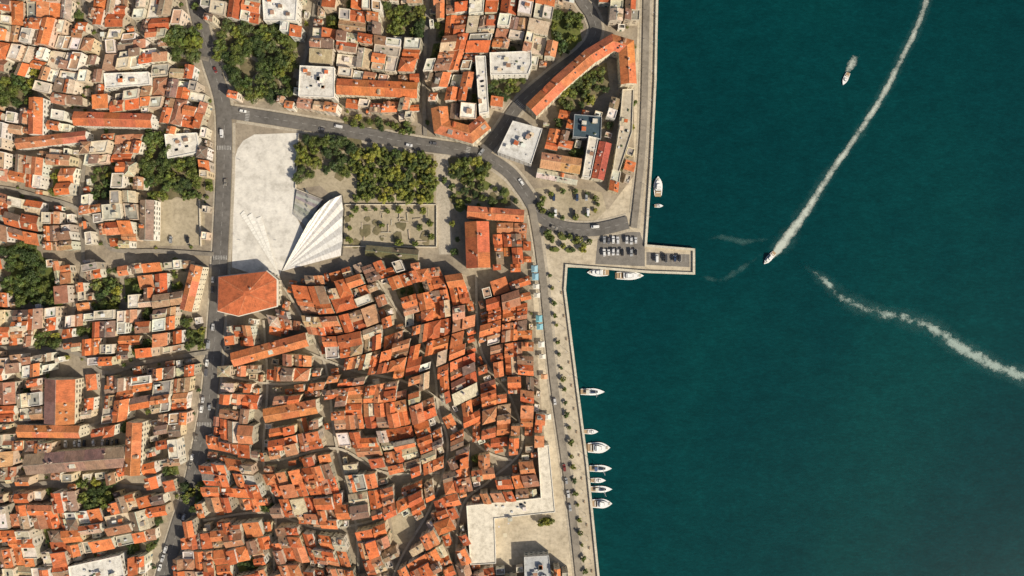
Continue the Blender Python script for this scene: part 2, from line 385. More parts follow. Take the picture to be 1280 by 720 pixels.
def nearline(P,w):
    r=np.zeros((GH,GW),bool)
    for i in range(len(P)-1):
        x1,y1=P[i][:2];x2,y2=P[i+1][:2]; dx,dy=x2-x1,y2-y1; L=dx*dx+dy*dy or 1
        x0,xe=max(0,int(min(x1,x2)-w-2-OX)),int(max(x1,x2)+w+2-OX); y0,ye=max(0,int(min(y1,y2)-w-2-OY)),int(max(y1,y2)+w+2-OY)
        if xe<=0 or ye<=0 or x0>=GW or y0>=GH: continue
        px=PX[y0:ye,x0:xe];py=PY[y0:ye,x0:xe]
        t=np.clip(((px-x1)*dx+(py-y1)*dy)/L,0,1); d=(px-x1-t*dx)**2+(py-y1-t*dy)**2
        r[y0:ye,x0:xe]|=d<w*w
    return r
COAST=[(824,-400),(822,0),(820,100),(815,200),(812,245),(808,306),(868,311),(868,343),(810,341),(709,333),(707,362),(722,480),(735,580),(749,720),(762,860),(800,1200)]
ROADS={
 'A':([(236,-90),(245,0),(262,70),(279,130),(281,200),(277,300),(271,400),(262,500),(242,600),(222,665),(200,740),(185,820)],19),
 'B':([(283,140),(330,147),(380,155),(440,165),(520,180),(590,191),(632,212),(656,240),(676,270),(705,285),(745,287),(785,278)],16),
 'C':([(604,192),(625,165),(650,130),(690,95),(728,66),(744,42),(740,20),(722,-10),(700,-90)],15),
 'D':([(664,255),(672,300),(680,360),(686,420),(694,490),(704,560),(714,630),(722,700),(734,820)],9),
 'E':([(792,285),(797,240),(803,180),(806,100),(808,0),(810,-90)],8),
}
LANES=[[(-90,232),(0,235),(50,246),(100,262),(125,290),(142,312),(200,314),(268,318)],[(-90,437),(80,437),(130,465),(185,452),(262,440)],
 [(-90,600),(20,606),(100,600),(180,610),(235,615)],[(100,-90),(105,0),(130,60),(120,120),(110,180),(100,262)],
 [(150,-90),(170,20),(200,60),(262,75)],[(100,262),(105,330),(90,400),(80,437)],[(130,465),(120,530),(20,525),(-90,520)],
 [(400,-90),(395,0),(385,60),(372,100)],[(540,-90),(535,0),(532,60),(530,120),(532,170)]]
OLD=[[(347,345),(380,400),(408,460),(418,540),(432,600),(446,660),(450,760)],[(380,438),(440,462),(510,478),(560,508),(602,560),(640,575)],
 [(470,345),(505,400),(540,450),(548,510),(560,560),(540,630),(500,700),(480,760)],[(595,345),(602,440),(640,500),(652,560),(612,600),(575,640),(570,760)],
 [(285,470),(350,480),(408,470)],[(270,560),(340,575),(420,560),(480,590),(550,590)],[(255,650),(330,640),(400,660),(446,655),(500,640)],[(330,400),(335,480),(330,575),(345,640),(340,760)]]
Z={}
Z[1]=[(282,400),(300,398),(350,386),(352,352),(440,332),(455,328),(530,328),(575,342),(662,346),(668,420),(677,500),(686,552),(700,640),(722,780),(205,790),(215,712),(236,660),(256,600),(276,500)]
Z[2]=[(-90,322),(268,326),(262,440),(250,540),(228,620),(200,700),(170,790),(-90,790)]
Z[3]=[(-90,-90),(225,-90),(236,0),(250,70),(268,130),(268,312),(-90,318)]
Z[4]=[(256,-90),(692,-90),(715,0),(728,40),(700,75),(648,118),(610,168),(520,158),(370,140),(290,128),(275,90),(264,40),(254,0)]
Z[5]=[(722,-90),(800,-90),(797,40),(758,42),(752,20),(738,0)]
Z[6]=[(612,258),(662,258),(664,342),(612,340)]
Z[7]=[(688,150),(716,130),(752,140),(792,95),(792,225),(765,250),(700,232),(672,222),(684,195),(672,160)]
lab=np.zeros((GH,GW),np.uint8)
for k,p in Z.items(): lab[inpoly(p)]=k
for k,(p,w) in ROADS.items(): lab[nearline(smooth(p),w/2+3)]=0
for p in LANES: lab[nearline(smooth(p),2.9)]=0
for p in OLD: lab[nearline(smooth(p),1.9)]=0
TREEZ=[
 ([(268,40),(298,32),(352,36),(372,62),(370,122),(345,127),(300,118),(277,80)],12.5,(4.0,6.4)),
 ([(374,174),(444,180),(440,226),(405,212),(372,232)],12.5,(3.2,5.8)),
 ([(446,186),(546,196),(543,252),(446,250)],9.5,(2.6,4.6)),
 ([(566,200),(612,206),(604,226),(566,226)],10,(3,4.8)),
 ([(562,232),(600,228),(652,250),(640,258),(606,262),(580,262),(566,262)],13,(2,4)),
 ([(184,172),(212,176),(258,215),(256,246),(192,250)],13,(3.4,6)),
 ([(8,308),(42,304),(78,350),(76,380),(18,376)],13,(3.2,6)),
 ([(8,95),(50,105),(45,136),(2,132)],13,(3.5,5.5)),
 ([(118,210),(150,215),(150,252),(122,250)],13,(2.5,4.5)),
 ([(706,112),(752,82),(758,112),(722,138),(700,136)],11,(2.5,4.5)),
 ([(612,100),(656,98),(640,124),(612,124)],12,(2.5,4)),
 ([(482,8),(530,14),(528,48),(484,44)],12,(3,5)),
 ([(690,12),(728,22),(726,50),(700,72),(690,50)],12,(3,5)),
 ([(430,143),(520,158),(518,168),(432,156)],11,(2,3.6)),
 ([(104,598),(148,600),(146,632),(108,628)],13,(3,5)),
 ([(232,604),(256,604),(252,636),(236,636)],12,(3.2,4.5)),
 ([(122,345),(152,350),(150,388),(126,384)],12,(3,4.6)),
 ([(218,42),(248,42),(248,78),(220,76)],14,(5,7.5)),
 ([(236,412),(256,412),(256,432),(238,432)],12,(3,4)),
 ([(48,416),(76,416),(76,432),(50,432)],10,(2.5,4)),
]
for p,s,r in TREEZ: lab[inpoly(p)]=0
LOTS=[[(186,248),(256,248),(256,306),(188,308)],[(428,256),(548,256),(548,310),(428,310)],[(540,190),(566,190),(570,320),(545,320)],
 [(488,644),(518,644),(520,676),(494,680)]]
for p in LOTS: lab[inpoly(p)]=0
ORG=(0.62,0.16,0.048)
def excl(pts,w): lab[nearline(pts,w/S/2+1.5)]=0
def exclp(p): lab[inpoly(p)]=0
CREAM=(0.72,0.65,0.50); WHITE=(0.80,0.77,0.70)
def gp(pts,h): return [(640+(x-640)*(H-h)/H,360+(y-360)*(H-h)/H) for x,y in pts]
def SW(pts,w,h,rc,wc=CREAM,**k): excl(gp(pts,h),w); wing(pts,w,h,rc,wc,**k)
def SF(pts,h,wc,fc,**k): exclp(gp(pts,h)); flatb(pts,h,wc,fc,**k)
exclp([(266,338),(336,332),(352,345),(352,386),(300,400),(270,396)])
hipb([(274,347),(333,340),(345,350),(345,382),(298,394),(273,388)],11,3.6,0.12,(0.54,0.14,0.05),(0.74,0.67,0.53))
SF([(375,82),(418,84),(418,122),(373,120)],13,WHITE,(0.66,0.63,0.57))
SW([(421,108),(522,113)],9,12,ORG)
SW([(549,134),(552,158),(588,168),(607,152)],9.5,12,(0.58,0.17,0.06))
SF([(594,70),(607,70),(611,140),(599,142)],14,WHITE,(0.7,0.66,0.58))
SF([(612,66),(664,64),(665,80),(660,93),(613,94)],12,WHITE,(0.66,0.63,0.57))
SW([(664,138),(700,103),(738,70),(766,53),(783,58),(786,105)],9,12,(0.62,0.175,0.06))
SF([(641,151),(678,161),(664,205),(622,190)],12,(0.66,0.64,0.6),(0.62,0.61,0.58),name='office_building')
SF([(718,143),(752,146),(751,174),(716,171)],10,(0.3,0.32,0.33),(0.05,0.085,0.11))
SW([(676,200),(726,208)],9,10,(0.6,0.26,0.12))
SW([(671,216),(722,226)],5,7,(0.62,0.47,0.34))
SW([(757,178),(747,224)],7,10,(0.46,0.09,0.05))
SF([(736,170),(748,173),(738,222),(728,220)],11,WHITE,(0.66,0.61,0.52))
SF([(778,112),(792,112),(790,165),(774,215),(766,212),(774,160)],8,CREAM,(0.5,0.44,0.34))
SW([(596,277),(598,335)],14,11,(0.55,0.135,0.048))
SW([(584,265),(655,270)],7,9,(0.62,0.18,0.06))
SW([(457,313),(523,319)],6,4.5,(0.17,0.13,0.06),(0.4,0.36,0.3),name='long_shed')
SW([(75,474),(74,530)],18,10,(0.32,0.15,0.10),CREAM,rc2=(0.64,0.18,0.06))
SW([(22,539),(100,540)],7,10,(0.62,0.18,0.06))
SW([(168,528),(165,594)],9,12,(0.62,0.19,0.065))
SW([(32,581),(158,571)],12,10,(0.33,0.185,0.12),CREAM)
SF([(672,558),(686,556),(694,640),(618,648),(620,704),(588,706),(583,632),(676,622)],8,(0.76,0.72,0.62),(0.74,0.68,0.56),name='long_courtyard_building')
SF([(655,696),(686,694),(690,730),(656,732)],8,(0.5,0.5,0.48),(0.45,0.46,0.46))
SW([(92,148),(190,151)],8,9,(0.54,0.13,0.05),WHITE)
SW([(45,122),(44,168)],8,10,(0.62,0.16,0.055),WHITE)
SW([(246,332),(232,388)],7,10,(0.64,0.19,0.07))
SW([(20,180),(108,170)],6,8,(0.52,0.16,0.07),WHITE)
SW([(184,250),(183,300)],8,9,(0.38,0.24,0.16),WHITE)
SW([(290,450),(384,424)],8,11,(0.62,0.18,0.06))
SW([(330,520),(396,508)],8,11,(0.63,0.19,0.065))
SF([(130,92),(186,90),(188,106),(132,110)],9,WHITE,(0.74,0.71,0.65))
SF([(206,168),(246,166),(250,190),(210,198)],8,WHITE,(0.7,0.66,0.58))
SF([(328,-6),(372,-4),(370,26),(330,26)],11,WHITE,(0.7,0.68,0.64))
SF([(86,708),(150,694),(156,720),(90,740)],9,WHITE,(0.72,0.69,0.62))
exclp([(606,640),(700,640),(702,700),(610,706)]); exclp([(80,545),(160,545),(160,562),(80,565)])
exclp([(694,78),(760,78),(760,140),(700,140)])
exclp([(666,232),(752,236),(760,290),(666,290)])

def warp(x,y,k):
    a=math.sin(y/58+1.3)*13+math.sin(y/27+x/90)*4.5+math.sin((x+y)/41)*3
    b=math.sin(x/62+0.7)*12+math.sin(x/29+y/80+2)*4.5+math.sin((x-y)/37+1)*3
    return x+a*k,y+b*k
gardens=[]; count=0
occ=np.zeros((GH,GW),bool)
def mark(q):
    xs=[p[0] for p in q];ys=[p[1] for p in q]
    x0,x1=max(0,int(min(xs)-OX)),min(GW,int(max(xs)-OX)+2); y0,y1=max(0,int(min(ys)-OY)),min(GH,int(max(ys)-OY)+2)
    if x1<=x0 or y1<=y0: return
    px=PX[y0:y1,x0:x1];py=PY[y0:y1,x0:x1]; r=np.zeros(px.shape,bool); n=len(q)
    for i in range(n):
        a,b2=q[i],q[(i+1)%n]
        if a[1]==b2[1]: continue
        r^=((a[1]>py)!=(b2[1]>py))&(px<(b2[0]-a[0])*(py-a[1])/(b2[1]-a[1])+a[0])
    occ[y0:y1,x0:x1]|=r
ZP={}
def gen(zid,angle,k,amin,amax,hr,pb,pflat,pgard,mn=7.5):
    ZP[zid]=(angle,k,hr,pb,pflat)
    poly=Z[zid]; xs=[p[0] for p in poly]; ys=[p[1] for p in poly]
    cx,cy=(min(xs)+max(xs))/2,(min(ys)+max(ys))/2; rr=math.hypot(max(xs)-min(xs),max(ys)-min(ys))/2+30
    ca,sa=math.cos(angle),math.sin(angle)
    def M(u,v):
        x=cx+ca*u+sa*v; y=cy-sa*u+ca*v
        return warp(x,y,k)
    def frac(q):
        n=0;t=0
        for i in range(6):
            for j in range(6):
                p=lerp(lerp(q[0],q[1],i/5),lerp(q[3],q[2],i/5),j/5)
                xi,yi=int(p[0]-OX),int(p[1]-OY); t+=1
                if 0<=xi<GW and 0<=yi<GH and lab[yi,xi]==zid: n+=1
        return n/t
    def rec(u0,v0,u1,v1):
        w,h=u1-u0,v1-v0
        if w<mn or h<mn: return
        q=[M(u0,v0),M(u1,v0),M(u1,v1),M(u0,v1)]; f=frac(q)
        if f<0.03 and max(w,h)<50: return
        A=w*h; tgt=amin+(amax-amin)*(R()**1.3)
        if (A<tgt and f>=0.93 and max(w,h)/min(w,h)<3.0) :
            emit(q); return
        if max(w,h)<2*mn+1:
            if f>=0.86: emit(q)
            return
        sz=max(w,h)
        g=4.0 if sz>120 else 3.0 if sz>62 else (2.2 if R()<0.5 else 0.2) if sz>34 else (0.2 if R()<.9 else 1.6)
        t=U(0.38,0.62)
        if (w>h) if R()<0.85 else (w>h*1.6):
            m=u0+w*t; rec(u0,v0,m-g/2,v1); rec(m+g/2,v0,u1,v1)
        else:
            if h<2*mn: m=u0+w*t; rec(u0,v0,m-g/2,v1); rec(m+g/2,v0,u1,v1); return
            m=v0+h*t; rec(u0,v0,u1,m-g/2); rec(u0,m+g/2,u1,v1)
    def emit(q):
        global count
        mark(q)
        if R()<pgard:
            gardens.append((q,zid)); return
        h=U(*hr)
        house([W(*p) for p in q],h,pb,pflat); count+=1
    rec(-rr,-rr,rr,rr)
gen(1,math.radians(9),1.0,130,470,(6.5,12.5),0.74,0.055,0.02)
gen(2,math.radians(3),0.6,140,620,(5.5,11),0.52,0.24,0.09)
gen(3,math.radians(-6),0.7,140,620,(5.5,11),0.50,0.30,0.10)
gen(4,math.radians(-5),0.5,150,620,(7,13),0.55,0.28,0.06)
gen(5,math.radians(-2),0.3,160,500,(7,11),0.3,0.5,0.05)
gen(6,math.radians(-4),0.5,140,380,(7,10),0.85,0.05,0.02)
gen(7,math.radians(-12),0.4,140,380,(6,9),0.5,0.3,0.10)
c1=count
for (a_,b_,tries) in ((20,13,5000),(15,10,7000),(11,8.5,8000),(8.5,6.5,8000),(7,5,4000)):
    free=np.argwhere((lab>0)&(~occ))
    idx=np.random.randint(0,len(free),tries)
    for ii in idx:
        yi,xi=free[ii]
        if occ[yi,xi]: continue
        zid=lab[yi,xi]; ang0,k,hr,pb,pf=ZP[zid]
        if zid in (2,3) and a_<12 and R()<0.35: continue
        x,y=xi+OX+.5,yi+OY+.5
        w0=warp(x,y,k); w1=warp(x+5*math.cos(ang0),y-5*math.sin(ang0),k); an=math.atan2(w1[1]-w0[1],w1[0]-w0[0])+(math.pi/2 if R()<.4 else 0)
        ca,sa=math.cos(an),math.sin(an); aa,bb=a_*U(.9,1.25),b_*U(.9,1.15); ok=True
        for i in range(7):
            for j in range(5):
                u=(i/6-.5)*(aa+.6); v=(j/4-.5)*(bb+.6); X=int(x+ca*u-sa*v-OX); Y=int(y+sa*u+ca*v-OY)
                if not(0<=X<GW and 0<=Y<GH) or occ[Y,X] or lab[Y,X]!=zid: ok=False;break
            if not ok: break
        if not ok: continue
        q=[(x+ca*u*aa/2-sa*v*bb/2,y+sa*u*aa/2+ca*v*bb/2) for u,v in ((-1,-1),(1,-1),(1,1),(-1,1))]
        mark(q); hh=U(hr[0]*.55,hr[1]*.85) if a_>9 else U(3,6)
        house([W(*p) for p in q],hh,pb-.05,min(.5,pf+.1 if a_>9 else pf+.3)); count+=1
print('HOUSES',c1,count,'GARDENS',len(gardens))

# ------------------------------------------------------------------ ground, sea
def mesh_obj(name,verts,faces,mat):
    me=bpy.data.meshes.new(name); me.from_pydata(verts,[],faces); me.materials.append(mat); me.update()
    ob=bpy.data.objects.new(name,me); col.objects.link(ob); return ob
P=[W(*p) for p in COAST]; P=[(P[0][0],6000)]+P+[(P[-1][0],-6000)]
far=[(-9000,-6000),(-9000,6000)]
poly=P+far; n=len(poly)
vs=[(x,y,0) for x,y in poly]+[(x,y,-6) for x,y in poly]
fs=[tuple(range(n))]+[(i,(i+1)%n,n+(i+1)%n,n+i) for i in range(n)]
g=mesh_obj('ground',vs,fs,G_GROUND)
import bmesh
bm=bmesh.new(); bm.from_mesh(g.data); bmesh.ops.triangulate(bm,faces=[f for f in bm.faces if len(f.verts)>4]); bmesh.ops.recalc_face_normals(bm,faces=bm.faces); bm.to_mesh(g.data); bm.free()
m,nt,b,o=newmat('sea_water'); p=pos(nt)
big=noise(nt,mapping(nt,p,(1,0.6,1)),0.006,5,0.6)
c=ramp(nt,big,[(0.3,(0.0008,0.029,0.034)),(0.5,(0.0010,0.037,0.041)),(0.7,(0.0016,0.047,0.048))])
med=noise(nt,mapping(nt,p,(1,1.9,1),0.5),0.06,7,0.75)
c=mixc(nt,c,ramp(nt,med,[(0.3,(0.80,0.82,0.82)),(0.5,(1,1,1)),(0.72,(1.25,1.2,1.2))]))
fine=noise(nt,mapping(nt,p,(1,2.6,1),0.5),0.33,6,0.8)
c=mixc(nt,c,ramp(nt,fine,[(0.3,(0.68,0.72,0.72)),(0.52,(1,1,1)),(0.72,(1.6,1.42,1.4))]))
nt.links.new(c,b.inputs['Base Color']); b.inputs['Roughness'].default_value=0.10; b.inputs['IOR'].default_value=1.33; b.inputs['Specular IOR Level'].default_value=0.3
bump(nt,b,fine,0.08,0.6); M_SEA=m
mesh_obj('sea',[(-200,-9000,-1.6),(9000,-9000,-1.6),(9000,9000,-1.6),(-200,9000,-1.6)],[(0,1,2,3)],M_SEA)
zc=[0.012]
def sheet(name,pts,mat,z=None):
    if z is None: zc[0]+=0.005; z=zc[0]
    P=ccw([W(*p) for p in pts]); n=len(P)
    return mesh_obj(name,[(x,y,z) for x,y in P],[tuple(range(n))],mat)
def blob(name,pts,mat,amp=2.0):
    Q=[]; n=len(pts)
    for i in range(n):
        a,b2=pts[i],pts[(i+1)%n]; k=max(1,int(math.dist(a,b2)/5))
        for j in range(k): p_=lerp(a,b2,j/k); Q.append((p_[0]+U(-amp,amp),p_[1]+U(-amp,amp)))
    return sheet(name,Q,mat)
def ribbon(name,P,w,mat,z=None,px=True):
    if z is None: zc[0]+=0.005; z=zc[0]
    if px: P=[W(*p) for p in P]
    L=offset_line(P,w/2); Rr=offset_line(P,-w/2); n=len(P)
    return mesh_obj(name,[(*p,z) for p in L]+[(*p,z) for p in Rr],[(n+i,n+i+1,i+1,i) for i in range(n-1)],mat)
def inp(p,x,y):
    r=False
    for i in range(len(p)):
        x1,y1=p[i];x2,y2=p[(i+1)%len(p)]
        if (y1>y)!=(y2>y) and x<(x2-x1)*(y-y1)/(y2-y1)+x1: r=not r
    return r
sheet('promenade',[(672,250),(664,340),(676,500),(690,640),(716,860),(761,860),(748,720),(734,580),(721,480),(706,362),(708,334),(760,336),(807,339),(866,342),(867,312),(806,307),(811,245),(814,200),(819,100),(821,0),(823,-200),(796,-200),(797,40),(793,100),(792,220),(760,262)],G_PROM)
sheet('harbour_car_park',[(748,290),(800,290),(806,309),(806,333),(744,330)],G_ASPH2)
sheet('pier_deck',[(808,315),(862,318),(862,334),(808,331)],G_ASPH2)
sheet('small_car_park',[(668,236),(700,232),(752,240),(758,262),(742,278),(706,278),(684,262)],G_YARD)
sheet('stone_plaza',[(293,200),(297,186),(304,176),(318,168),(374,166),(371,230),(366,262),(380,290),(352,338),(346,352),(290,334)],G_PLAZA)
sheet('yard',LOTS[0],G_YARD); sheet('ruin_courtyard',LOTS[1],G_YARD); sheet('path',[(545,192),(563,193),(562,240),(566,318),(549,318),(544,250)],G_PAVE); sheet('small_square',LOTS[3],G_YARD)
sheet('courtyard',[(606,640),(716,640),(720,706),(610,706)],G_PROM)
sheet('park_ground',[(264,30),(372,30),(374,130),(290,124)],G_YARD)
sheet('park_soil',[(374,172),(545,192),(545,256),(428,256),(400,232),(372,236)],G_YARD)
sheet('park_soil',[(565,196),(618,206),(660,250),(660,262),(566,262),(562,240)],G_YARD)
def soil_patches(poly,n,rad):
    xs=[a[0] for a in poly];ys=[a[1] for a in poly]
    for _ in range(n):
        x,y=U(min(xs),max(xs)),U(min(ys),max(ys))
        if inp(poly,x,y):
            k=9; r=U(*rad); blob('planting_patch',[(x+r*U(.7,1.2)*math.cos(t*6.28/k),y+r*U(.7,1.2)*math.sin(t*6.28/k)) for t in range(k)],random.choice([G_SOIL,G_GRASS,G_SOIL]),1)
soil_patches(TREEZ[0][0],30,(7,13)); soil_patches(TREEZ[1][0],20,(6,12)); soil_patches(TREEZ[3][0],8,(5,9)); soil_patches(TREEZ[4][0],14,(5,9))
soil_patches([(434,262),(545,262),(545,306),(434,306)],12,(3,8))
for i in range(4):
    for j in range(3):
        x=446+i*25;y=187+j*22+i*1.5
        sheet('lawn',[(x,y),(x+21,y+1.5),(x+21,y+18),(x,y+17)],G_GRASS if (i+j)%3 else G_SOIL)
for k in range(5,20): blob('garden_soil',TREEZ[k][0],G_SOIL if k%3 else G_GRASS)
sheet('courtyard_garden',[(694,110),(758,78),(762,112),(722,140),(696,140)],G_SOIL)
for q,z in gardens: sheet('garden_soil',q,random.choice([G_SOIL,G_YARD,G_GRASS,G_YARD]))

allroad={k:nearline(smooth(p),w/2) for k,(p,w) in ROADS.items()}
def at(mask,x,y):
    xi,yi=int(x-OX),int(y-OY); return 0<=xi<GW and 0<=yi<GH and mask[yi,xi]
for k,(p,w) in ROADS.items():
    sp=smooth(p); ribbon('road',sp,w*S,G_ASPH if k in 'ABC' else G_LANE)
    others=np.zeros((GH,GW),bool)
    for kk in allroad:
        if kk!=k: others|=allroad[kk]
    PW=[W(*q) for q in sp]
    for sgn in (1,-1):
        inn=offset_line(PW,sgn*(w*S/2)); out=offset_line(PW,sgn*(w*S/2+1.8))
        V=[];F=[]
        for i in range(len(sp)-1):
            ns=max(1,int(math.dist(PW[i],PW[i+1])/1.5))
            for s in range(ns):
                a,bb=s/ns,(s+1)/ns
                q=[lerp(inn[i],inn[i+1],a),lerp(inn[i],inn[i+1],bb),lerp(out[i],out[i+1],bb),lerp(out[i],out[i+1],a)]
                if any(at(others,c_[0]/S+640,360-c_[1]/S) for c_ in q): continue
                o_=len(V); V+=[(*c_,0.12+.04) for c_ in q]+[(*c_,0.0) for c_ in q]
                F+=[(o_,o_+1,o_+2,o_+3),(o_,o_+1,o_+5,o_+4),(o_+2,o_+3,o_+7,o_+6)]
        if V:
            ob=mesh_obj('pavement',V,F,G_PAVE)
            b_=bmesh.new(); b_.from_mesh(ob.data); bmesh.ops.recalc_face_normals(b_,faces=b_.faces)
            for f_ in b_.faces:
                if abs(f_.normal.z)>0.5 and f_.normal.z<0: f_.normal_flip()
            b_.to_mesh(ob.data); b_.free()
    if k in 'DE': continue
    V=[];F=[]; acc=0; zl=zc[0]+0.02
    for i in range(len(PW)-1):
        a,b2=Vector(PW[i]),Vector(PW[i+1]); L=(b2-a).length; d=(b2-a).normalized(); nn=Vector((-d.y,d.x))*0.07
        t=0
        while t<L:
            if int((acc+t)/3)%2==0 :
                e=min(t+0.5,L); p0=a+d*t; p1=a+d*e; x,y=p0.x/S+640,360-p0.y/S
                if not at(others,x,y):
                    o_=len(V); V+=[(*(p0-nn),zl),(*(p1-nn),zl),(*(p1+nn),zl),(*(p0+nn),zl)]; F.append((o_,o_+1,o_+2,o_+3))
            t+=0.5
        acc+=L
    mesh_obj('road_centre_line',V,F,G_PAINT)
for p in LANES: ribbon('lane',smooth(p),5.0*S,G_LANE)
for p in OLD: ribbon('alley_paving',smooth(p),3.0*S,G_PAVE)
ZT=zc[0]+0.03
def zebra(x,y,ang,wid):
    c=W(x,y); V=[];F=[]; ca,sa=math.cos(ang),math.sin(ang); n=int(wid/1.0)
    for i in range(n):
        u=-wid/2+i*1.0+0.25; o_=len(V)
        for a,b2 in ((u,-1.3),(u+0.45,-1.3),(u+0.45,1.3),(u,1.3)): V.append((c[0]+ca*a-sa*b2,c[1]+sa*a+ca*b2,ZT))
        F.append((o_,o_+1,o_+2,o_+3))
    mesh_obj('zebra_crossing',V,F,G_PAINT)
for z_ in [(281,185,0,9),(310,145,1.45,7.5),(276,322,0,9),(585,190,1.4,7.5),(650,131,-0.8,7),(256,530,0,9)]: zebra(*z_)
V=[];F=[]
for y0 in (296,311):
    for i in range(9):
        x=752+i*5.6; a=W(x,y0); b2=W(x,y0+9.5); o_=len(V); V+=[(a[0]-.07,b2[1],ZT),(a[0]+.07,b2[1],ZT),(a[0]+.07,a[1],ZT),(a[0]-.07,a[1],ZT)]; F.append((o_,o_+1,o_+2,o_+3))
for i in range(9):
    x=812+i*5.6; a=W(x,318); b2=W(x,328); o_=len(V); V+=[(a[0]-.07,b2[1],ZT),(a[0]+.07,b2[1],ZT),(a[0]+.07,a[1],ZT),(a[0]-.07,a[1],ZT)]; F.append((o_,o_+1,o_+2,o_+3))
mesh_obj('parking_bay_lines',V,F,G_PAINT)
Q=[W(*p) for p in [(823,-200),(822,0),(820,100),(815,200),(812,245),(808,306),(868,311),(868,343),(810,341),(709,333),(707,362),(722,480),(735,580),(749,720),(762,860)]]
I1=offset_line(Q,-1.3); I0=offset_line(Q,0.15); mb=MB(); QZ=ZT+.15
for i in range(len(Q)-1):
    for pts in ([(*I1[i],QZ),(*I0[i],QZ),(*I0[i+1],QZ),(*I1[i+1],QZ)],[(*I0[i],-.5),(*I0[i+1],-.5),(*I0[i+1],QZ),(*I0[i],QZ)],[(*I1[i],0),(*I1[i],QZ),(*I1[i+1],QZ),(*I1[i+1],0)]):
        mb.face(pts,0,(1,1,1))
mb.obj('quay_coping',[G_QUAY])

# ------------------------------------------------------------------ fan structure + steps
apex=(353,339)
arc=[(384,286),(392,274),(402,262),(415,251),(429,245),(431,262),(430,282),(430,302),(428,320)]
mb=MB(); n=len(arc)
fine_=[]
for i in range(n-1):
    fine_+= [arc[i],lerp(arc[i],arc[i+1],0.5)]
fine_.append(arc[-1]); A3=W(*apex)
rim=[]
for i,p in enumerate(fine_):
    z=4.6+(0.75 if i%2 else 0); rim.append((*W(*p),z))
wc=(0.80,0.78,0.73)
for i in range(len(rim)-1):
    a,b2=rim[i],rim[i+1]; w_=jit(wc,.05)
    mb.face([(*A3,0.6),b2,a],WA,w_) ; mb.face([(b2[0],b2[1],b2[2]-.4),(b2[0],b2[1],b2[2]),(a[0],a[1],a[2]),(a[0],a[1],a[2]-.4)],TR,wc)
    mb.face([(a[0],a[1],0),(b2[0],b2[1],0),(b2[0],b2[1],b2[2]-.5),(a[0],a[1],a[2]-.5)],GL,wc)
mb.obj('folded_plate_pavilion')
mb=MB()
arc2=[(297,262),(301,268),(305,263),(310,270),(315,266),(321,273),(327,270)]
for i in range(len(arc2)-1):
    a=W(*arc2[i]); b2=W(*arc2[i+1]); mb.face([(*W(348,342),0.9),(*b2,0.35+(i%2==0)*.3),(*a,0.35+(i%2==1)*.3)],WA,(0.78,0.76,0.70))
mb.obj('stone_ramp')
mb=MB()
for i in range(9):
    t=i/9; a=lerp((372,238),(366,268),t); b2=lerp((404,250),(384,284),t); a1=lerp((372,238),(366,268),t+1/9); b1=lerp((404,250),(384,284),t+1/9)
    Pq=ccw([W(*a),W(*b2),W(*b1),W(*a1)]); mb.prism(Pq,0,1.9-0.18*i,FL,jit((0.36,0.345,0.32),0.25))
for i in range(6):
    a,b2=lerp((376,236),(370,264),i/6),lerp((402,248),(386,280),i/6); x,y=W(*lerp(a,b2,.35+.05*i)); mb.box(x,y,1.9-.24*i,1.0,2.2,.5,.6,FL,(0.15,0.16,0.16))
mb.obj('stone_steps')
mb=MB()
for (pa,pb_) in [((374,168),(370,236)),((370,236),(404,250)),((344,343),(352,362)),((352,362),(354,390)),((432,256),(546,256)),((546,256),(546,308)),((432,308),(546,309)),((250,250),(252,308))]:
    a=Vector(W(*pa));b2=Vector(W(*pb_)); d=(b2-a); c_=(a+b2)/2; mb.box(c_.x,c_.y,0,d.length,0.5,1.5,math.atan2(d.y,d.x),WA,(0.64,0.58,0.47))
mb.obj('stone_wall')
mb=MB()
for _ in range(20):
    x,y=U(450,540),U(264,302); c_=W(x,y); mb.box(c_[0],c_[1],0,U(2,7),0.6,U(0.3,.9),random.choice([0.03,1.6])+U(-.1,.1),WA,jit((0.46,0.40,0.3)))
mb.obj('ruin_walls')

